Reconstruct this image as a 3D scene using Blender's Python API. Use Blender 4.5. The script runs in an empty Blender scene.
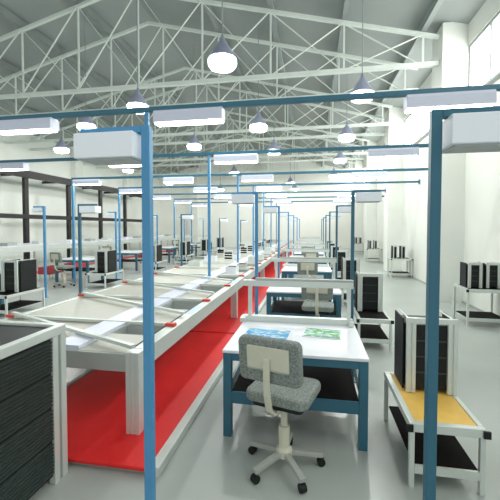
import bpy, bmesh, math, random
from mathutils import Vector, Matrix
random.seed(7)
C = bpy.context.scene.collection
PI = math.pi

# ------------------------------------------------------------------ materials
def mat(name, col, rough=0.5, metal=0.0, noise=0.0, scale=8.0, emit=None, estr=0.0, bump=0.0, spec=0.5):
    m = bpy.data.materials.new(name); m.use_nodes = True
    nt = m.node_tree; b = nt.nodes['Principled BSDF']
    c = (*col, 1)
    b.inputs['Base Color'].default_value = c
    b.inputs['Roughness'].default_value = rough
    b.inputs['Metallic'].default_value = metal
    b.inputs['Specular IOR Level'].default_value = spec
    if noise or bump:
        tc = nt.nodes.new('ShaderNodeTexCoord')
        n = nt.nodes.new('ShaderNodeTexNoise'); n.inputs['Scale'].default_value = scale
        n.inputs['Detail'].default_value = 5
        nt.links.new(tc.outputs['Object'], n.inputs['Vector'])
        if noise:
            r = nt.nodes.new('ShaderNodeValToRGB')
            r.color_ramp.elements[0].position = .3; r.color_ramp.elements[1].position = .7
            r.color_ramp.elements[0].color = (*[max(0, x*(1-noise)) for x in col], 1)
            r.color_ramp.elements[1].color = (*[min(1, x*(1+noise)) for x in col], 1)
            nt.links.new(n.outputs['Fac'], r.inputs['Fac'])
            nt.links.new(r.outputs['Color'], b.inputs['Base Color'])
        if bump:
            bp = nt.nodes.new('ShaderNodeBump'); bp.inputs['Strength'].default_value = bump
            nt.links.new(n.outputs['Fac'], bp.inputs['Height'])
            nt.links.new(bp.outputs['Normal'], b.inputs['Normal'])
    if emit:
        b.inputs['Emission Color'].default_value = (*emit, 1)
        b.inputs['Emission Strength'].default_value = estr
    return m

M = {}
M['floor'] = mat('floor_epoxy', (.45, .49, .46), .28, noise=.07, scale=.6)
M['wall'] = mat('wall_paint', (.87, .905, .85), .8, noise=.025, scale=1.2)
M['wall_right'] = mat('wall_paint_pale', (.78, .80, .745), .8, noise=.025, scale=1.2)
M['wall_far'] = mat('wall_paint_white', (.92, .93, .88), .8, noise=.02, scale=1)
M['pilaster'] = mat('pilaster_paint', (.82, .845, .795), .8, noise=.02, scale=1.5)
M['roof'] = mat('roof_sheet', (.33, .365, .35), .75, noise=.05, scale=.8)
M['truss'] = mat('truss_paint', (.72, .79, .73), .5, noise=.03, scale=3)
M['purlin'] = mat('purlin_steel', (.27, .31, .30), .6, noise=.06, scale=3)
M['alu'] = mat('aluminium', (.68, .73, .69), .36, .30, noise=.03, scale=6)
M['alu_groove_shade'] = mat('aluminium_groove_shade', (.33, .37, .35), .5, .2)  # darker aluminium: shade inside the post grooves put into the colour
M['white'] = mat('white_laminate', (.80, .82, .87), .4, noise=.015, scale=5)
M['duct'] = mat('pale_strip', (.68, .72, .84), .35, noise=.02, scale=5)
M['beige'] = mat('beige_panel', (.50, .505, .44), .45, noise=.04, scale=4)
M['teal'] = mat('teal_paint', (.030, .135, .200), .42, noise=.05, scale=4)
M['blue'] = mat('blue_paint', (.068, .27, .50), .42, noise=.05, scale=4)
M['red'] = mat('red_belt', (.84, .020, .020), .50, noise=.08, scale=1.6)
M['clip'] = mat('red_clip', (.70, .06, .04), .4)
M['redbin'] = mat('red_bin', (.48, .05, .06), .5)
M['black'] = mat('black_plastic', (.010, .013, .013), .5, noise=.15, scale=12, spec=.3)
M['slate'] = mat('dark_slate_panel', (.028, .044, .040), .55, noise=.12, scale=18)
M['mat'] = mat('black_rubber', (.007, .006, .006), .8, noise=.15, scale=20, spec=.12)
M['yellow'] = mat('amber_mat', (1.0, .61, .13), .55, noise=.06, scale=9)
M['rack'] = mat('black_steel', (.012, .012, .012), .6, noise=.15, scale=5)
M['lampbox'] = mat('lamp_case', (.84, .89, .95), .45, noise=.015, scale=5)
M['lampbottom'] = mat('lamp_louvre', (.42, .46, .46), .4)
M['fixture'] = mat('fixture_case', (.60, .64, .76), .45, noise=.01)
M['tube'] = mat('lit_diffuser', (1, 1, 1), .4, emit=(1, 1, .98), estr=14.0)
M['shade'] = mat('lamp_shade_metal', (.34, .37, .50), .32, .35, noise=.05, scale=8)
M['glass'] = mat('lit_lamp_glass', (.80, .90, .92), .2, emit=(.80, .95, 1), estr=.35)
_nt = M['glass'].node_tree; _mx = _nt.nodes.new('ShaderNodeMixShader'); _tr = _nt.nodes.new('ShaderNodeBsdfTransparent')
_mx.inputs[0].default_value = .5
_nt.links.new(_tr.outputs[0], _mx.inputs[1]); _nt.links.new(_nt.nodes['Principled BSDF'].outputs[0], _mx.inputs[2])
_nt.links.new(_mx.outputs[0], _nt.nodes['Material Output'].inputs['Surface'])
M['window'] = mat('lit_window_pane', (1, 1, 1), .3, emit=(1, 1, .97), estr=8.0)
M['winframe'] = mat('window_frame_paint', (.36, .40, .38), .5)
M['fabric'] = mat('grey_fabric', (.235, .265, .245), .95, noise=.45, scale=95, bump=.25)
M['cream'] = mat('cream_plastic', (.66, .65, .52), .42, noise=.03, scale=9)
M['base'] = mat('chair_base_grey', (.42, .44, .40), .45, noise=.05, scale=8)
M['grey'] = mat('grey_box', (.40, .43, .41), .5, noise=.06, scale=4)
M['pale_blue'] = mat('pale_blue_reflection', (.50, .66, .78), .5, noise=.05, scale=7)  # colour of the reflections painted on the table rail

def page_mat(name, ink, paper, blank):
    m = mat(name, paper, .5); nt = m.node_tree; b = nt.nodes['Principled BSDF']
    tc = nt.nodes.new('ShaderNodeTexCoord')
    v = nt.nodes.new('ShaderNodeTexVoronoi'); v.inputs['Scale'].default_value = 22
    mp = nt.nodes.new('ShaderNodeMapping'); mp.inputs['Scale'].default_value = (1, 2.0, 1)
    nt.links.new(tc.outputs['Object'], mp.inputs['Vector']); nt.links.new(mp.outputs['Vector'], v.inputs['Vector'])
    r = nt.nodes.new('ShaderNodeValToRGB'); r.color_ramp.interpolation = 'CONSTANT'
    e = r.color_ramp.elements
    e[0].position = 0; e[0].color = (*ink[0], 1)
    e[1].position = .36; e[1].color = (*ink[1], 1)
    x = e.new(.55); x.color = (*paper, 1)
    x = e.new(.68); x.color = (*ink[2], 1)
    sp = nt.nodes.new('ShaderNodeSeparateColor'); nt.links.new(v.outputs['Color'], sp.inputs[0])
    nt.links.new(sp.outputs[blank], r.inputs['Fac'])
    nt.links.new(r.outputs['Color'], b.inputs['Base Color'])
    return m
M['blue_page'] = page_mat('blue_printed_page', [(.05, .36, .72), (.16, .56, .82), (.30, .62, .74)], (.80, .88, .93), 0)
M['green_page'] = page_mat('green_printed_page', [(.07, .42, .10), (.10, .50, .14), (.36, .58, .62)], (.78, .86, .74), 1)
M['green'] = mat('green_cover', (.06, .40, .11), .5)

# ------------------------------------------------------------------ mesh helpers
class MB:
    def __init__(s): s.bm = bmesh.new()
    def box(s, x0, x1, y0, y1, z0, z1):
        v = [s.bm.verts.new(p) for p in ((x0,y0,z0),(x1,y0,z0),(x1,y1,z0),(x0,y1,z0),(x0,y0,z1),(x1,y0,z1),(x1,y1,z1),(x0,y1,z1))]
        for f in ((3,2,1,0),(4,5,6,7),(0,1,5,4),(1,2,6,5),(2,3,7,6),(3,0,4,7)): s.bm.faces.new([v[i] for i in f])
        return s
    def bar(s, p, q, w, h, up=(0,0,1)):
        p = Vector(p); q = Vector(q); d = (q-p).normalized(); up = Vector(up)
        if abs(d.dot(up)) > .98: up = Vector((0,1,0))
        r = d.cross(up).normalized(); u = r.cross(d).normalized()
        v = []
        for c in (p, q):
            for a, b in ((-1,-1),(1,-1),(1,1),(-1,1)): v.append(s.bm.verts.new(c + r*a*w/2 + u*b*h/2))
        for f in ((3,2,1,0),(4,5,6,7),(0,1,5,4),(1,2,6,5),(2,3,7,6),(3,0,4,7)): s.bm.faces.new([v[i] for i in f])
        return s
    def prism(s, pts, axis, a, b):      # polygon pts (2D) extruded along an axis from a to b
        def P(t, k):
            return {'x': (k, t[0], t[1]), 'y': (t[0], k, t[1]), 'z': (t[0], t[1], k)}[axis]
        A = [s.bm.verts.new(P(t, a)) for t in pts]; B = [s.bm.verts.new(P(t, b)) for t in pts]
        s.bm.faces.new(A[::-1]); s.bm.faces.new(B)
        n = len(pts)
        for i in range(n): s.bm.faces.new((A[i], A[(i+1) % n], B[(i+1) % n], B[i]))
        return s
    def lathe(s, prof, n=24, cx=0, cy=0):
        rings = []
        for r, z in prof:
            if r < 1e-5: rings.append([s.bm.verts.new((cx, cy, z))])
            else: rings.append([s.bm.verts.new((cx+r*math.cos(2*PI*i/n), cy+r*math.sin(2*PI*i/n), z)) for i in range(n)])
        for a, b in zip(rings, rings[1:]):
            for i in range(n):
                j = (i+1) % n
                if len(a) == 1 and len(b) > 1: s.bm.faces.new((a[0], b[i], b[j]))
                elif len(b) == 1 and len(a) > 1: s.bm.faces.new((a[i], a[j], b[0]))
                elif len(a) > 1: s.bm.faces.new((a[i], a[j], b[j], b[i]))
        return s
    def tube(s, p, q, r, n=10):
        p = Vector(p); q = Vector(q); d = (q-p).normalized()
        up = Vector((0,0,1)) if abs(d.z) < .98 else Vector((0,1,0))
        a = d.cross(up).normalized(); b = a.cross(d)
        A = []; B = []
        for i in range(n):
            o = (a*math.cos(2*PI*i/n) + b*math.sin(2*PI*i/n))*r
            A.append(s.bm.verts.new(p+o)); B.append(s.bm.verts.new(q+o))
        s.bm.faces.new(A[::-1]); s.bm.faces.new(B)
        for i in range(n): s.bm.faces.new((A[i], A[(i+1) % n], B[(i+1) % n], B[i]))
        return s
    def build(s, name, m, parent=None, bevel=0, loc=None, smooth=False, rot=None):
        bmesh.ops.recalc_face_normals(s.bm, faces=s.bm.faces)
        me = bpy.data.meshes.new(name); s.bm.to_mesh(me); s.bm.free()
        me.materials.append(M[m] if isinstance(m, str) else m)
        o = bpy.data.objects.new(name, me); C.objects.link(o)
        if parent: o.parent = parent
        if loc: o.location = loc
        if rot: o.rotation_euler = rot
        if smooth:
            for p in me.polygons: p.use_smooth = True
        if bevel:
            bv = o.modifiers.new('bevel', 'BEVEL'); bv.width = bevel; bv.segments = 2
            bv.limit_method = 'ANGLE'
        return o

def tag(o, label, cat, group=None):
    o['label'] = label; o['category'] = cat
    if group: o['group'] = group
    return o
def thing(name, label, cat, loc=(0,0,0), rz=0, group=None):
    o = bpy.data.objects.new(name, None); C.objects.link(o)
    o.location = loc; o.rotation_euler = (0,0,rz)
    o.empty_display_size = .1
    return tag(o, label, cat, group)
def struct(o): o['kind'] = 'structure'; return o
def dup(root, loc, rz=None, label=None, group=None):
    def cp(o, par):
        c = o.copy(); C.objects.link(c)
        if par: c.parent = par
        for ch in list(o.children): cp(ch, c)
        return c
    r = cp(root, None); r.location = loc
    if rz is not None: r.rotation_euler = (0,0,rz)
    if label: r['label'] = label
    if group: r['group'] = group
    return r
ORD = ['nearest', 'second', 'third', 'fourth', 'fifth', 'sixth', 'seventh', 'eighth', 'ninth', 'tenth']
def nth(k): return 'nearest' if k == 0 else ORD[k]

# ------------------------------------------------------------------ setting
XL, XR, YN, YF = -14.1, 3.52, -2.0, 31.5
EAVE, RIDGE, XRIDGE = 6.5, 8.75, -5.3
def roof_z(x):
    return EAVE + (RIDGE-EAVE)*((XR-x)/(XR-XRIDGE) if x > XRIDGE else (x-XL)/(XRIDGE-XL))
struct(MB().box(XL-.3, XR+.3, YN, YF+.3, -.1, 0).build('floor', 'floor'))
# roof: two sloping slabs
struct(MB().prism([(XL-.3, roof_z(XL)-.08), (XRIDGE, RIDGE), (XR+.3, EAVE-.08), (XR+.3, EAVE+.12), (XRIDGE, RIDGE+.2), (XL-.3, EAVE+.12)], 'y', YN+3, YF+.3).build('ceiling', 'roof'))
struct(MB().box(XL-.3, XL, YN+3, YF, 0, EAVE).build('wall_left', 'wall'))
struct(MB().prism([(XL-.3,0),(XR+.3,0),(XR+.3,EAVE),(XRIDGE,RIDGE),(XL-.3,EAVE)], 'y', YF, YF+.3).build('wall_back', 'wall_far'))
SILL, HEAD = 4.70, 6.0
PIL = [3.3, 9.21, 15.2, 21.0, 26.8]
mb = MB().box(XR, XR+.3, YN, YF, 0, SILL).box(XR, XR+.3, YN, YF, HEAD, EAVE)
struct(mb.build('wall_right', 'wall_right'))
edges = [-2.0] + PIL + [YF]
nt_ = 1
for y in PIL:
    struct(MB().box(2.98, XR+.3, y, y+.76, 0, roof_z(3.0)-.05).build('trim_%d' % nt_, 'pilaster')); nt_ += 1
# windows in the bays between the pilasters
for i, y in enumerate(PIL):
    y0 = y+.76; y1 = PIL[i+1] if i+1 < len(PIL) else YF
    w = MB().box(XR+.02, XR+.14, y0, y1, SILL, SILL+.07).box(XR+.02, XR+.14, y0, y1, HEAD-.07, HEAD)
    n = 5; 
    for k in range(n+1):
        yy = y0 + (y1-y0)*k/n
        yy = min(max(yy, y0+.03), y1-.03)
        w.box(XR+.03, XR+.13, yy-.03, yy+.03, SILL+.07, HEAD-.07)
    fr = struct(w.build('window_%d' % (i+1), 'winframe'))
    MB().box(XR-.10, XR+.02, y0, y1, SILL-.05, SILL+.01).build('window_sill', 'winframe', fr)
    MB().box(XR+.07, XR+.09, y0, y1, SILL+.05, HEAD-.05).build('pane', 'window', fr)
# near bay (beside the camera) window
w = MB().box(XR+.02, XR+.14, -2, 3.3, SILL, SILL+.07).box(XR+.02, XR+.14, -2, 3.3, HEAD-.07, HEAD)
fr = struct(w.build('window_6', 'winframe')); MB().box(XR+.07, XR+.09, -2, 3.3, SILL+.05, HEAD-.05).build('pane', 'window', fr)
# pilasters on the left and back walls
for y in (13.1, 19.0, 24.9):
    struct(MB().box(XL, XL+.35, y, y+.7, 0, EAVE-.1).build('trim_%d' % nt_, 'pilaster')); nt_ += 1
struct(MB().box(-11.2, -10.3, YF-.4, YF, 0, roof_z(-11.2)-.05).build('trim_%d' % nt_, 'pilaster')); nt_ += 1
struct(MB().box(-4.45, -3.85, YF-.45, YF, 0, roof_z(-3.8)-.05).build('trim_%d' % nt_, 'wall')); nt_ += 1
# dark skirting line on the right wall
struct(MB().box(XR-.015, XR, YN, YF, 0, .05).build('baseboard_right', 'grey'))

# ------------------------------------------------------------------ roof steel
PURX = [2.6, .75, -1.1, -2.95, -6.65, -8.5, -10.35, -12.2]
for i, x in enumerate(PURX):
    z = roof_z(x)
    p = MB().box(-.06, .06, YN+3, YF-.02, -.23, -.03).build('roof_purlin', 'purlin', loc=(x, 0, z))
    tag(p, 'dark steel purlin running the length of the roof, %s from the right wall' % (['first','second','third','fourth','fifth','sixth','seventh','eighth'][i]), 'roof beam', 'roof purlins')
TY = [9.4, 11.1, 14.45, 15.95, 19.9, 21.5, 25.2, 26.6]
CH = 5.72
def truss():
    t = thing('roof_truss', '', 'roof truss', (0, TY[0], 0), 0, 'roof trusses')
    x0, x1 = XL+.05, 2.95
    MB().box(x0, x1, -.06, .06, CH-.05, CH+.05).build('bottom_chord', 'truss', t)
    d = .30
    a = MB(); a.bar((x0, 0, roof_z(x0)-d), (XRIDGE, 0, RIDGE-d), .08, .10, (0,1,0)); a.bar((XRIDGE, 0, RIDGE-d), (x1, 0, roof_z(x1)-d), .08, .10, (0,1,0))
    a.build('top_chord', 'truss', t)
    xs = [2.6, .75, -1.1, -2.95, -4.8, -6.65, -8.5, -10.35, -12.2]
    for x in xs: MB().box(x-.022, x+.022, -.022, .022, CH+.05, roof_z(x)-d).build('vertical', 'truss', t)
    for i, (a_, b_) in enumerate(zip(xs, xs[1:])):
        MB().bar((a_, .045, CH), (b_, .045, roof_z(b_)-d), .02, .04, (0,1,0)).build('diagonal', 'truss', t)
        MB().bar((a_, -.045, roof_z(a_)-d), (b_, -.045, CH), .02, .04, (0,1,0)).build('diagonal', 'truss', t)
    return t
t0 = truss()
for k, y in enumerate(TY):
    o = t0 if k == 0 else dup(t0, (0, y, 0))
    o['label'] = 'pale green cross-braced steel roof truss, %s from the camera' % nth(k)

# ------------------------------------------------------------------ pendant high-bay lamps
BULB = 300
def bay_lamp(top):
    t = thing('pendant_lamp', '', 'ceiling lamp', (0,0,0), 0, 'cone pendant lamps')
    MB().lathe([(0,.46),(.03,.46),(.04,.37),(.075,.34),(.09,.31),(.255,.05),(.27,.02),(.262,.02),(.25,.045),(.085,.30),(0,.30)], 28).build('lamp_shade', 'shade', t, smooth=True)
    MB().lathe([(.25,.04),(.262,.0),(.255,-.07),(.225,-.115),(.12,-.135),(0,-.14)], 28).build('lamp_glass', 'glass', t, smooth=True)
    MB().tube((0,0,.45), (0,0,top), .012, 8).build('cord', 'purlin', t)
    L = bpy.data.lights.new('bulb', 'POINT'); L.energy = BULB; L.shadow_soft_size = .06; L.color = (1, 1, .96)
    lo = bpy.data.objects.new('bulb', L); C.objects.link(lo); lo.parent = t; lo.location = (0,0,.0)
    return t
LP = [(-1.64, 6.45, 4.83, 'biggest, upper middle of the photo'), (-4.31, 8.39, 4.8, 'above the left post of the nearest lamp pair'), (-1.62, 10.7, 4.8, 'second in the row over the conveyor'),
      (1.09, 8.56, 4.8, 'nearest one on the right side of the roof'), (1.1, 12.4, 4.8, 'second on the right side of the roof'), (1.2, 16.6, 4.8, 'third on the right side of the roof'),
      (-4.32, 12.75, 4.8, 'in front of the white back-wall pilaster'), (-1.52, 14.2, 4.8, 'third in the row over the conveyor'), (-9.57, 12.4, 4.8, 'farthest left, by the left wall'), (-6.85, 10.0, 4.9, 'half hidden by the left lamp box'),
      (-9.6, 17.5, 4.8, 'added to light the left wall, second from the front'), (-9.6, 23.0, 4.8, 'added to light the left wall, farthest'), (-4.3, 19.5, 4.8, 'added light far back, left of the middle'), (1.2, 21.5, 4.8, 'added light far back on the right side'), (-1.5, 24.5, 4.8, 'added light farthest over the conveyor'), (-7.2, 27.6, 4.8, 'added to light the back wall at the left'), (-1.4, 28.3, 4.8, 'added to light the back wall near the middle')]  # lamps on this line are unseen extras, added to brighten the far walls
for i, (x, y, z, s) in enumerate(LP):
    t = bay_lamp(roof_z(x)-z)
    t.location = (x, y, z)
    t['label'] = 'cone-shaped grey pendant lamp with lit glass, ' + s

# ------------------------------------------------------------------ overhead beams with fluorescent fixtures
BY = [4.37, 7.19, 10.10, 12.83, 15.65, 18.47, 21.29]
BZ = 3.31
FX = [(-6.92, 'over the left workbenches'), (-3.92, 'over the left edge of the long table'), (-1.55, 'over the right side of the long table'), (1.48, 'over the right-hand trolleys')]
for k, y in enumerate(BY):
    xr = 2.97 if k in (4, 6) else 3.5
    b = thing('overhead_rail', 'dark teal overhead light rail across the hall on thin blue posts, %s from the camera' % nth(k), 'rail', (0, y, 0), 0, 'overhead light rails')
    MB().box(-7.45, xr, -.03, .03, BZ-.03, BZ+.035).build('rail_bar', 'teal', b, .006)
    MB().box(-2.145, -2.095, -.025, .025, .784, BZ-.03).build('post', 'blue', b)
    MB().box(-2.16, -2.08, -.04, .04, .7724, .784).build('foot_plate', 'blue', b)
    px = -7.42
    MB().box(px-.03, px+.03, -.03, .03, 0, BZ-.03).build('post', 'blue', b)
    MB().box(xr-.02, xr, -.06, .06, BZ-.08, BZ+.08).build('wall_bracket', 'teal', b)
    for j, (x, s) in enumerate(FX):
        t = thing('light_fixture', 'white fluorescent fixture on the %s overhead rail, %s' % (nth(k), s), 'ceiling light', (x, y, 0), 0, 'fluorescent fixtures')
        MB().prism([(-.09, 3.125), (.09, 3.125), (.09, 3.24), (.07, BZ-.032), (-.07, BZ-.032), (-.09, 3.24)], 'x', -.45, .45).build('casing', 'fixture', t, .006)
        MB().box(-.435, .435, -.075, .075, 3.108, 3.125).build('diffuser', 'tube', t, .008)

# ------------------------------------------------------------------ inverted-L lamp posts
def lamp_post(name, side, z, color, label, group, w=.037, arm=.30, low=False):
    t = thing(name, label, 'lamp post', (0,0,0), 0, group)
    MB().box(-w/2, w/2, -w/2, w/2, .008, z).build('post', color, t, .003)
    MB().box(-.05, .05, -.05, .05, 0, .008).build('foot_plate', color, t)
    a, b = (w/2, arm) if side > 0 else (-arm, -w/2)
    MB().box(a, b, -w/2, w/2, z-w*.8, z).build('arm', color, t, .003)
    c0, c1 = (.035, .305) if side > 0 else (-.305, -.035)
    h = MB().box(c0, c1, -.06, .10, z-.135, z-w*.8).build('lamp_box', 'lampbox', t, .004)
    MB().box(c0+.015, c1-.015, -.045, .085, z-.141, z-.135).build('louvre', 'lampbottom', h)
    return t
LZ = 2.22
pl = lamp_post('lamp_post', -1, LZ, 'blue', '', 'lamp posts along the central benches')
pr = lamp_post('lamp_post', 1, LZ, 'teal', '', 'lamp posts along the central benches')
PXY = [(-.69, .44, 1.42), (-.665, .455, 4.27), (-.66, .46, 7.12), (-.66, .46, 9.97), (-.66, .46, 12.82), (-.66, .46, 15.67), (-.66, .46, 18.52)]
for k, (xa, xb, y) in enumerate(PXY):
    a = pl if k == 0 else dup(pl, (0,0,0)); a.location = (xa, y, 0)
    b = pr if k == 0 else dup(pr, (0,0,0)); b.location = (xb, y, 0)
    a['label'] = 'blue lamp post left of the central benches, arm and lamp box to the left, %s' % nth(k)
    b['label'] = 'teal lamp post right of the central benches, arm and lamp box to the right, %s' % nth(k)
pq = lamp_post('lamp_post', -1, 2.33, 'blue', '', 'lamp posts by the left workbenches', .05)
for k in range(5):
    a = pq if k == 0 else dup(pq, (0,0,0)); a.location = (-6.7, 8.0+3.35*k, 0)
    a['label'] = 'thin lamp post beside the left trolleys, arm pointing left, %s' % nth(k)
pq = lamp_post('lamp_post', 1, 2.15, 'teal', '', 'lamp posts at the left edge of the long table', .04)
for k, y in enumerate((4.95, 9.3, 13.4, 17.5)):
    a = pq if k == 0 else dup(pq, (0,0,0)); a.location = (-3.53, y, 0)
    a['label'] = 'thin dark lamp post at the left edge of the long table, %s' % nth(k)

# ------------------------------------------------------------------ central workbenches
def bench():
    t = thing('workbench', '', 'workbench', (0,0,0), 0, 'central workbenches')
    x0, x1, y0, y1 = -.60, .60, 0, 1.06
    MB().box(x0, x1, y0, y1, .725, .75).build('bench_top', 'white', t, .004)
    a = MB()
    a.box(x0+.07, x1-.07, y0+.01, y0+.05, .66, .724).box(x0+.07, x1-.07, y1-.05, y1-.01, .66, .724)
    a.box(x0+.01, x0+.05, y0+.07, y1-.07, .66, .724).box(x1-.05, x1-.01, y0+.07, y1-.07, .66, .724)
    a.build('apron', 'teal', t)
    for x in (x0+.005, x1-.075):
        for y in (y0+.005, y1-.075):
            MB().box(x, x+.07, y, y+.07, 0, .724).build('leg', 'teal', t, .004)
    MB().box(x0+.075, x1-.075, y0+.02, y1-.02, .37, .395).build('lower_shelf', 'mat', t)
    a = MB().box(x0+.075, x1-.075, y0+.005, y0+.02, .295, .395).box(x0+.075, x1-.075, y1-.02, y1-.005, .295, .395)
    a.box(x0+.01, x0+.03, y0+.075, y1-.075, .295, .395).box(x1-.03, x1-.01, y0+.075, y1-.075, .295, .395)
    a.build('shelf_rail', 'teal', t)
    # white superstructure on the back edge
    f = MB().box(x0-.005, x1-.02, y1-.09, y1-.01, .75, .81).build('frame_base', 'alu', t, .004)
    MB().box(x0-.03, x0+.03, y1-.16, y1+.0, .752, .80).build('end_block', 'alu', f, .004)
    MB().box(x1-.07, x1-.02, y1-.16, y1+.0, .752, .80).build('end_block', 'alu', f, .004)
    for x in (x0+.045, x1-.085):
        MB().box(x, x+.042, y1-.07, y1-.03, .81, 1.14).build('upright', 'alu', t, .003)
    g = MB().box(x0-.01, x1-.02, y1-.085, y1-.015, 1.14, 1.205).build('top_rail', 'alu', t, .004)
    MB().box(x0+.13, x1-.02, y1-.08, y1-.02, 1.2052, 1.23).build('cable_tray', 'grey', g)
    return t
bn = bench()
for k in range(7):
    o = bn if k == 0 else dup(bn, (0,0,0))
    o.location = (-.15 if k == 0 else -.14, 2.92+2.85*k, 0)
    o['label'] = ('white-topped teal workbench with two booklets on it, nearest in the central row' if k == 0 else 'white-topped teal workbench with white rail frame, %s in the central row' % nth(k))

# ------------------------------------------------------------------ swivel chairs
def chair():
    t = thing('swivel_chair', '', 'chair', (0,0,0), 0, 'grey swivel chairs')
    # seat: rounded slab, local +Y is forward; origin on the floor under the column
    s = MB()
    def outline(w, d, r, n=5):
        pts = []
        for cx, cy, a0 in ((w-r, d-r, 0), (-w+r, d-r, 90), (-w+r, -d+r, 180), (w-r, -d+r, 270)):
            for i in range(n+1):
                a = math.radians(a0+90*i/n); pts.append((cx+r*math.cos(a), cy+r*math.sin(a)))
        return pts
    s.prism(outline(.235, .215, .07), 'z', .55, .625)
    s.build('seat', 'fabric', t, .022, smooth=False)
    MB().prism(outline(.19, .18, .04), 'z', .513, .545).build('seat_pan', 'black', t, .006)
    # backrest in its own frame (x, z), tilted a little backwards
    b = MB().prism(outline(.225, .155, .045), 'y', -.035, .03)
    bo = b.build('backrest', 'fabric', t, .018, loc=(0, -.275, .90), rot=(math.radians(6), 0, 0))
    p = MB().prism(outline(.15, .082, .012), 'y', -.05, -.034).build('back_plate', 'cream', bo, .004, loc=(0, 0, .025))
    MB().box(-.148, .148, -.053, -.049, -.052, -.044).build('plate_crease', 'grey', bo)
    # the bar that carries the backrest
    br = MB(); path = [(0,-.335,.93), (0,-.338,.80), (0,-.325,.68), (0,-.29,.56), (0,-.22,.50), (0,-.06,.498)]
    for u, v in zip(path, path[1:]): br.bar(u, v, .045, .018, (0,-1,.2))
    br.build('back_bar', 'cream', t, .003)
    MB().lathe([(0,.513),(.026,.513),(.026,.32),(.042,.318),(.04,.16),(.06,.14),(.06,.09),(0,.09)], 18).build('gas_column', 'cream', t, smooth=False)
    for i in range(5):
        a = 2*PI*i/5 + .5; c, s_ = math.cos(a), math.sin(a)
        l = MB().bar((.04*c, .04*s_, .115), (.29*c, .29*s_, .085), .045, .035).build('base_leg', 'base', t, .006)
        MB().tube((.28*c-.022*s_, .28*s_+.022*c, .031), (.28*c+.022*s_, .28*s_-.022*c, .031), .03, 12).build('caster', 'black', l)
    return t
ch = chair()
CHS = [(-.20, 2.63, -16), (.09, 5.52, -4), (-.12, 8.30, 3), (-.02, 11.15, -3), (-.2, 14.0, 2), (-.1, 16.85, 0)]
for k, (x, y, r) in enumerate(CHS):
    o = ch if k == 0 else dup(ch, (0,0,0))
    o.location = (x, y, 0); o.rotation_euler = (0,0,math.radians(r))
    o['label'] = 'grey fabric swivel chair with cream back plate, %s' % ('in the foreground at the bench with booklets' if k == 0 else 'at the %s central workbench' % nth(k))

# ------------------------------------------------------------------ booklets on the nearest bench
t = thing('booklet', 'open booklet with blue printed pages on the nearest bench, behind the chair', 'booklet', (-.43, 3.42, .7505), math.radians(-5), 'booklets')
MB().box(-.235, .235, -.155, .155, 0, .006).build('white_cover', 'white', t)
MB().box(-.21, -.004, -.135, .145, .0062, .011).build('page', 'blue_page', t)
MB().box(.004, .21, -.135, .145, .0062, .011).build('page', 'blue_page', t)
t = thing('booklet', 'booklet with green and pale pages on the right of the nearest bench', 'booklet', (.10, 3.53, .7505), math.radians(-6), 'booklets')
MB().box(-.18, .18, -.135, .135, 0, .006).build('white_cover', 'white', t)
MB().box(-.17, -.003, -.115, .125, .0062, .012).build('page', 'green_page', t)
MB().box(.003, .17, -.115, .125, .0062, .012).build('page', 'green_page', t)
MB().box(-.172, .172, .1255, .134, .0062, .014).build('spine', 'green', t)

# ------------------------------------------------------------------ magazines (black slotted racks with aluminium corners)
def magazine(name, w, d, h, label, group):
    t = thing(name, label, 'magazine rack', (0,0,0), 0, group)
    g = .072 * min(1, w/.4)
    MB().box(-w/2+.02, w/2-.02, -d/2+.015, d/2-.015, .03, h-.06).build('slot_block', 'black', t)
    n = 4
    for i in range(1, n): MB().box(-w/2+.06, w/2-.06, -d/2+.009, -d/2+.0148, .03+(h-.09)*i/n-.006, .03+(h-.09)*i/n+.006).build('slot_divider', 'slate', t)
    for sx in (-1, 1):
        MB().box(min(sx*w/2, sx*(w/2-.012)), max(sx*w/2, sx*(w/2-.012)), -d/2+.06, d/2, .0, h-.02).build('side_panel', 'black', t, .003)
        xx = sx*(w/2-.013-g/2)
        p = MB()
        p.box(xx-g/2, xx-g*.08, -d/2-.012, -d/2+.014, .0, h-.045).box(xx+g*.08, xx+g/2, -d/2-.012, -d/2+.014, .0, h-.045)
        p.box(xx-g*.08, xx+g*.08, -d/2-.004, -d/2+.014, .0, h-.045)
        p.build('corner_post', 'alu', t, .002)
    MB().box(-w/2+.013, w/2-.013, -d/2-.012, -d/2+.02, h-.045, h).build('top_bar', 'alu', t, .003)
    for sx in (-1, 1):
        MB().tube((sx*(w/2-.035), -d/2+.02, h-.012), (sx*(w/2-.035), d/2, h-.012), .007, 8).build('top_rod', 'alu', t)
    return t
def trolley(name, w, d, z, label, group, matname='mat', shelf=True, front=True):
    t = thing(name, label, 'trolley', (0,0,0), 0, group)
    r = MB()
    r.box(-w/2, w/2, 0, .05, z-.06, z).build('front_rail', 'alu', t, .004)
    MB().box(-w/2, w/2, d-.04, d, z-.05, z).build('back_rail', 'alu', t, .004)
    MB().box(-w/2, -w/2+.045, .05, d-.04, z-.05, z).build('side_rail', 'alu', t, .004)
    MB().box(w/2-.035, w/2, .05, d-.04, z-.05, z).build('side_rail', 'alu', t, .004)
    MB().box(-w/2+.046, w/2-.036, .05, d-.04, z-.03, z-.006).build('top_mat', matname, t)
    for x in (-w/2, w/2-.035):
        for y in (0.003, d-.04):
            MB().box(x, x+.035, y, y+.035, 0, z-.061).build('leg', 'alu', t, .003)
    for sx in (-1, 1):
        MB().box(sx*w/2-.022, sx*w/2+.022, -.016, -.0005, z-.055, z-.004).build('end_cap', 'black', t, .003)
    if shelf:
        s = MB().box(-w/2+.036, w/2-.036, .02, d-.06, .14, .155).build('lower_shelf', 'mat', t)
        a = MB().box(-w/2+.036, w/2-.036, .002, .02, .10, .158)
        a.build('shelf_rail', 'alu', s)
    return t
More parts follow.
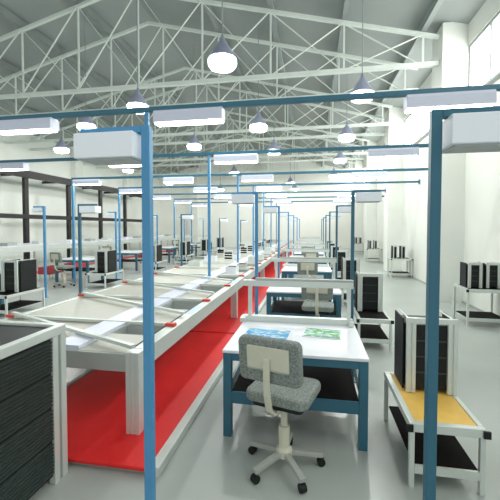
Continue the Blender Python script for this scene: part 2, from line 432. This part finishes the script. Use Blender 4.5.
tr0 = trolley('trolley', .48, .90, .45, '', 'trolleys right of the central benches')
mg0 = magazine('magazine_rack', .41, .36, .61, '', 'magazine racks on the right trolleys')
for k in range(7):
    x, y = .905, 2.57+2.85*k
    if k == 0:
        o = trolley('trolley', .48, .90, .45, 'aluminium trolley with an amber yellow mat at the lower right', 'trolleys right of the central benches', 'yellow')
    else:
        o = tr0 if k == 1 else dup(tr0, (0,0,0))
        o['label'] = 'aluminium trolley with black mat right of the benches, %s from the camera' % nth(k)
    o.location = (x, y, 0)
    m = mg0 if k == 0 else dup(mg0, (0,0,0))
    m.location = (.95 if k == 0 else .91, y+.68, .451)
    m['label'] = ('large black slotted magazine rack standing on the yellow-matted trolley' if k == 0 else 'black slotted magazine rack on the %s right-hand trolley' % nth(k))

# benches along the right wall, one per bay, each with racks on it
ws = trolley('wall_stand', .70, .66, .68, '', 'stands along the right wall')
mw = magazine('magazine_rack', .17, .30, .46, '', 'magazine racks on the wall stands')
for k, (x, y) in enumerate(((3.10, 7.0), (3.12, 13.4), (3.12, 19.1), (3.12, 25.0))):
    o = ws if k == 0 else dup(ws, (0,0,0)); o.location = (x, y, 0)
    o['label'] = 'aluminium stand with black shelf against the right wall, %s' % nth(k); o['category'] = 'stand'
    if k == 0:
        m = magazine('magazine_rack', .26, .34, .47, 'black rack with white strips on the nearest wall stand, left one', 'magazine racks on the wall stands'); m.location = (2.93, y+.32, .681)
        m = dup(m, (3.25, y+.36, .681), None, 'black rack with white strips on the nearest wall stand, right one')
    else:
        for j, dx in enumerate((-.19, .09)):
            m = mw if (k == 1 and j == 0) else dup(mw, (0,0,0))
            m.location = (x+dx, y+.3, .681)
            m['label'] = 'narrow black rack, %s of two on the %s wall stand' % (('left', 'right')[j], nth(k))

# ------------------------------------------------------------------ the big slotted rack at lower left
t = thing('slotted_cabinet', 'large dark slotted cabinet with white aluminium frame at the lower left edge', 'cabinet', (-2.03, 1.78, 0), 0)
x0, x1, y0, y1, zt = -.28, .28, -.46, .50, 1.10
MB().box(x0+.02, x1-.02, y0+.02, y1-.02, .06, zt-.02).build('cabinet_body', 'black', t)
for i in range(4):
    za, zb = .08+.238*i, .08+.238*(i+1)-.018
    q = MB()
    for j in range(9):
        z0 = za + (zb-za)*j/9; z1 = z0+(zb-za)/9
        q.prism([(x1-.02, z0), (x1-.008, z0+.004), (x1-.004, z1-.007), (x1-.02, z1-.001)], 'y', y0+.135, y1-.135)
    q.build('slotted_panel', 'slate', t)
for ya, yb in ((y0, y0+.13), (y1-.13, y1)):
    for sx in (0, 1):
        xa, xb = (x1-.05, x1) if sx else (x0, x0+.05)
        q = MB().box(xa, xb, ya, ya+.05, .0, zt-.065).box(xa, xb, yb-.05, yb, .0, zt-.065)
        MB().box(xa+.008, xb-.008, ya+.05, yb-.05, 0, zt-.065).build('post_groove', 'alu_groove_shade', t)
        q.build('corner_post', 'alu', t, .004)
MB().box(x1-.05, x1+.002, y0, y1, zt-.064, zt).build('top_rail', 'alu', t, .006)
MB().box(x0-.002, x0+.05, y0, y1, zt-.064, zt).build('top_rail', 'alu', t, .006)
MB().box(x0+.051, x1-.051, y1-.05, y1, zt-.064, zt).build('top_rail', 'alu', t, .006)
MB().box(x0+.051, x1-.051, y0, y0+.05, zt-.064, zt).build('top_rail', 'alu', t, .006)
q = MB()
for i in range(44): q.box(x1-.03, x1-.012, y1+.0005, y1+.012, .06+.0225*i, .06+.0225*i+.012)
q.build('toothed_strip', 'black', t)

# ------------------------------------------------------------------ long assembly table
TX0, TX1, TY0, TY1 = -3.47, -1.40, 2.71, 29.0
t = thing('assembly_table', 'long white assembly table running down the left side over the red belt', 'assembly line', (0, 0, 0))
rr = MB().box(-1.53, TX1, TY0+.12, TY1, .585, .75).build('right_rail', 'alu', t, .006)
MB().box(-1.532, -1.512, TY0+.12, TY1, .7502, .7525).build('inner_seal', 'black', rr)
MB().box(TX0, TX0+.06, TY0, TY1, .66, .75).build('left_rail', 'alu', t, .005)
e = MB().box(TX0+.061, -1.531, TY0, TY0+.03, .585, .735).build('end_panel', 'grey', t, .004)
MB().box(-3.0, -2.08, TY0-.006, TY0-.0005, .60, .73).build('end_plate', 'alu', e)
# legs on the right and left sides
for y in (TY0, 6.6, 10.5, 14.4, 18.3, 22.2, 26.1):
    first = (y == TY0)
    z1 = .75 if first else .585
    xa, xb = -1.53, -1.41
    q = MB().box(xa, xa+.035, y, y+.115, .0605, z1).box(xa+.045, xb-.045, y, y+.115, .0605, z1).box(xb-.035, xb, y, y+.115, .0605, z1).box(xa+.004, xb-.004, y+.008, y+.107, .0605, z1-.002)
    q.build('leg', 'alu', t, .003)
    MB().box(TX0, TX0+.06, y, y+.06, 0, .66).build('leg', 'alu', t, .003)
# centre strip and panels between the bars
du = MB().box(-2.24, -1.98, TY0+.03, TY1, .735, .772).build('centre_strip', 'duct', t, .004)
NB = 20; P0, DP = 3.56, 1.29
pan = 0
for k in range(NB):
    ya = TY0+.03 if k == 0 else P0+DP*(k-1)+.02
    yb = P0+DP*k-.02
    MB().box(TX0+.062, -2.242, ya, yb, .715, .737).build('top_panel', 'beige', t)
    # right half: panel with an open well at its far end
    yc = ya + (yb-ya)*.60
    MB().box(-1.976, -1.54, ya, yc, .715, .737).build('top_panel', 'beige', t)
    q = MB().box(-1.976, -1.54, yc+.002, yb, .56, .57).box(-1.976, -1.966, yc+.002, yb, .57, .737).box(-1.55, -1.54, yc+.002, yb, .57, .737).box(-1.966, -1.55, yc+.002, yc+.012, .57, .737).box(-1.966, -1.55, yb-.01, yb, .57, .737)
    q.build('well', 'grey', t)
    MB().bar((TX0+.03, P0+DP*k, .765), (-1.46, P0+DP*k-.02, .765), .04, .03).build('cross_bar', 'alu', t)
    if k < 4: MB().bar((TX0+.03, P0+DP*k+.02, .795), (-1.47, P0+DP*(k-1)+(.47 if k == 0 else .37), .795), .045, .03).build('diagonal_bar', 'alu', t)
    for xx, dy in ((TX0+.03, 0), (-1.47, -.02)):
        MB().box(xx-.055, xx+.055, P0+DP*k+dy-.03, P0+DP*k+dy+.03, .751, .782).build('clamp', 'clip', t, .006)
for y in (4.3, 6.7, 9.3):
    MB().box(-1.515, -1.42, y-.22, y+.22, .7502, .752).build('rail_reflection', 'pale_blue', t)  # pale blue reflections on the rail, laid on as coloured strips

# white trays and fixtures scattered over the far part of the table
rs = random.Random(3)
n = 0
for k in range(3, NB-1):
    for j in range(3):
        if k < 7 and j == 1: continue
        x = (-3.10, -2.60, -1.76)[j] + rs.uniform(-.08, .08)
        y = P0+DP*(k-1)+ (.62 if j < 2 else .36) + rs.uniform(-.06, .06)
        if rs.random() < .15 or (k in (3, 4) and j == 0): continue
        h = rs.uniform(.07, .20); w = rs.uniform(.11, .18); d = rs.uniform(.10, .2)
        if j == 2: d = min(d, .16); w = min(w, .12); x = -1.76 + (x+1.76)*.5
        z = .738
        if j == 0: y += .05
        q = MB().box(x-w, x+w, y-d, y+d, z, z+.012).box(x-w, x-w+.012, y-d, y+d, z+.012, z+h).box(x+w-.012, x+w, y-d, y+d, z+.012, z+h).box(x-w+.012, x+w-.012, y-d, y-d+.012, z+.012, z+h).box(x-w+.012, x+w-.012, y+d-.012, y+d, z+.012, z+h)
        o = thing('parts_tray', 'small pale parts tray among many on the far half of the long table', 'tray', (0,0,0), 0, 'parts trays on the long table')
        q.build('tray_body', ('white', 'alu', 'beige')[n % 3], o)
        MB().box(x-w+.02, x+w-.02, y-d+.02, y+d-.02, z+.0125, z+h*.93).build('tray_content', ('mat', 'grey', 'mat', 'white')[n % 4], o)
        n += 1

jg = None
for k in range(11):
    x = (-2.62, -3.2, -2.62)[k % 3]; y = P0+DP*(5+k)+1.0
    if jg is None:
        jg = thing('test_frame', 'small white upright frame with dark slots among the trays on the long table', 'frame', (0,0,0), 0, 'upright frames on the long table')
        MB().box(-.16, .16, -.05, .05, 0, .02).build('frame_foot', 'alu', jg)
        for xx in (-.15, .12): MB().box(xx, xx+.03, -.02, .02, .02, .30).build('upright', 'alu', jg)
        MB().box(-.15, .15, -.02, .02, .30, .33).build('top_bar', 'white', jg)
        for zz in (.05, .13, .21): MB().box(-.119, .119, -.015, .015, zz, zz+.05).build('slot', 'mat', jg)
        o = jg
    else: o = dup(jg, (0,0,0))
    o.location = (x, y, .7375)

# ------------------------------------------------------------------ red belts at floor level
def belt(x0, x1, y0, y1, label, left=True, wide=.08):
    t = thing('belt_conveyor', label, 'conveyor belt', (0,0,0), 0, 'red belt conveyors')
    MB().box(x0, x1, y0, y1, .03, .06).build('belt', 'red', t, .008)
    MB().box(x1+.002, x1+wide, y0, y1, .0, .075).build('side_rail', 'alu', t, .006)
    MB().box(x0-.06, x0-.002, y0, y1, .0, .075).build('side_rail', 'grey', t, .006)
    MB().box(x0, x1, y0+.03, y1-.03, .0, .029).build('bed', 'grey', t)
    return t
belt(-2.60, -1.15, 2.34, 5.62, 'red belt conveyor under the long table, near section')
belt(-2.60, -1.15, 5.68, 29.0, 'red belt conveyor under the long table, far section beyond the joint')
belt(-10.66, -10.0, 8.0, 29.0, 'narrow red belt conveyor far left, behind the left chairs')

# second, raised line at the far left
t = thing('raised_conveyor', 'long white raised conveyor at the far left in front of the black rack', 'conveyor', (0,0,0))
MB().box(-11.4, -10.0, 8.0, 29.0, 1.12, 1.15).build('deck', 'white', t)
MB().box(-10.03, -10.0, 8.0, 29.0, .91, 1.119).build('side_panel', 'alu', t, .004)
MB().box(-11.4, -11.37, 8.0, 29.0, .91, 1.119).build('side_panel', 'alu', t, .004)
y = 8.3
while y < 29:
    MB().box(-10.86, -10.80, y, y+.06, 0, 1.12).build('leg', 'alu', t)
    MB().box(-11.36, -11.30, y, y+.06, 0, 1.12).build('leg', 'alu', t)
    y += 2.3
rs = random.Random(5)
k = 0
for y in [9.2+1.55*i for i in range(12)]:
    x = -10.35 - .1*(k % 3)
    o = tag(MB().box(-.16, .16, -.2, .2, 0, .012).box(-.16, -.145, -.2, .2, .012, .10).box(.145, .16, -.2, .2, .012, .10).box(-.145, .145, -.2, -.185, .012, .10).box(-.145, .145, .185, .2, .012, .10).build('parts_tray', ('white','grey','alu')[k % 3], loc=(x, y, 1.1505)), 'small open tray standing on the raised conveyor at the far left', 'tray', 'trays on the raised conveyor')
    k += 1

# ------------------------------------------------------------------ left row: trolleys, racks, benches, chairs, bins
trl = trolley('trolley', .62, 1.03, .45, '', 'trolleys of the left row')
mgl = magazine('magazine_rack', .42, .50, .66, '', 'magazine racks of the left row')
def lbench():
    t = thing('workbench', '', 'workbench', (0,0,0), 0, 'left workbenches')
    MB().box(-.6, .6, 0, .9, .725, .75).build('bench_top', 'white', t, .004)
    a = MB().box(-.53, .53, .01, .05, .66, .724).box(-.53, .53, .85, .89, .66, .724).box(-.59, -.55, .07, .83, .66, .724).box(.55, .59, .07, .83, .66, .724)
    a.build('apron', 'teal', t)
    for x in (-.595, .525):
        for y in (.005, .825): MB().box(x, x+.07, y, y+.07, 0, .724).build('leg', 'teal', t)
    MB().box(-.52, .52, .02, .88, .37, .395).build('lower_shelf', 'mat', t)
    MB().box(-.59, .59, .83, .88, .75, .80).build('frame_base', 'alu', t)
    for x in (-.55, .51): MB().box(x, x+.04, .835, .875, .80, 1.14).build('upright', 'alu', t)
    MB().box(-.6, .6, .82, .89, 1.14, 1.205).build('top_rail', 'alu', t)
    return t
lb = lbench()
for k in range(6):
    o = trl if k == 0 else dup(trl, (0,0,0)); o.location = (-6.2, 5.98+3.4*k, 0)
    o['label'] = 'aluminium trolley left of the long table, %s in the left row' % nth(k)
    m = mgl if k == 0 else dup(mgl, (0,0,0)); m.location = (-6.18, 6.62 if k == 0 else 6.48+3.4*k, .451)
    m['label'] = 'black rack with white edges on the %s left-row trolley' % nth(k)
    if k < 6:
        b = lb if k == 0 else dup(lb, (0,0,0)); b.location = (-7.66, (6.22, 10.28)[k] if k < 2 else 6.72+3.4*k, 0)
        b['label'] = 'white-topped workbench behind the left trolleys, %s in the left row' % nth(k)
for k, (x, y, r) in enumerate(((-7.40, 9.62, -14), (-7.95, 12.95, 8), (-7.8, 16.4, -6), (-7.8, 19.8, 5))):
    o = dup(ch, (x, y, 0), math.radians(r), 'grey swivel chair at the left workbenches, %s' % nth(k), 'chairs of the left row')
k = 0
for x, y in ((-8.9, 10.9), (-8.9, 12.2), (-8.9, 17.6), (-8.9, 21.6)):
    o = thing('parts_bin', 'red open parts bin on a small stand left of the left benches, %s' % nth(k), 'bin', (x, y, 0), 0, 'red parts bins')
    q = MB().box(-.22, .22, -.35, .35, .20, .22)
    q.box(-.22, .22, -.35, -.335, .22, .44).box(-.22, .22, .335, .35, .22, .44).box(-.22, -.205, -.335, .335, .22, .44).box(.205, .22, -.335, .335, .22, .44)
    q.build('bin_body', 'redbin', o, .004)
    for sx in (-.2, .165):
        for sy in (-.33, .295): MB().box(sx, sx+.035, sy, sy+.035, .0, .20).build('leg', 'alu', o)
    k += 1

# ------------------------------------------------------------------ black steel rack by the left wall
t = thing('steel_rack', 'tall black steel rack along the left wall', 'rack', (-12.5, 0, 0))
ys = [11.05+2.85*i for i in range(6)]
for y in ys:
    for x in (-.07,):
        MB().box(x-.07, x+.07, y-.11, y+.11, 0, 4.30).build('post', 'rack', t)
MB().box(0.001, .10, ys[0]-.6, ys[-1]+.15, 3.97, 4.30).build('upper_beam', 'rack', t)
MB().box(0.001, .10, ys[0]-.6, ys[-1]+.15, 2.17, 2.36).build('lower_beam', 'rack', t)
for y in ys:
    MB().box(-1.598, -.141, y-.05, y+.05, 4.1, 4.22).build('tie_beam', 'rack', t)

# ------------------------------------------------------------------ world, camera
w = bpy.data.worlds.new('World'); bpy.context.scene.world = w; w.use_nodes = True
bg = w.node_tree.nodes['Background']; bg.inputs[0].default_value = (.95, 1.0, .98, 1); bg.inputs[1].default_value = 0.75

f, cx, cy = 357., 247., 239.
cam = bpy.data.cameras.new('camera'); co = bpy.data.objects.new('camera', cam); C.objects.link(co)
cam.sensor_width = 36; cam.sensor_fit = 'HORIZONTAL'; cam.lens = f/500*36
cam.shift_x = (250-cx)/500; cam.shift_y = (cy-250)/500
th = math.atan(65.5/f); ph = math.atan(12/math.hypot(f, 65.5))
co.location = (0, 0, 1.795); co.rotation_euler = (PI/2-ph, 0, th)
cam.clip_start = .05
sc = bpy.context.scene; sc.camera = co
sc.view_settings.view_transform = 'Standard'; sc.view_settings.look = 'None'
sc.view_settings.exposure = 0.0; sc.view_settings.gamma = 1.0
try: sc.view_settings.use_curve_mapping = False
except Exception: pass
sc.cycles.max_bounces = 8; sc.cycles.diffuse_bounces = 5
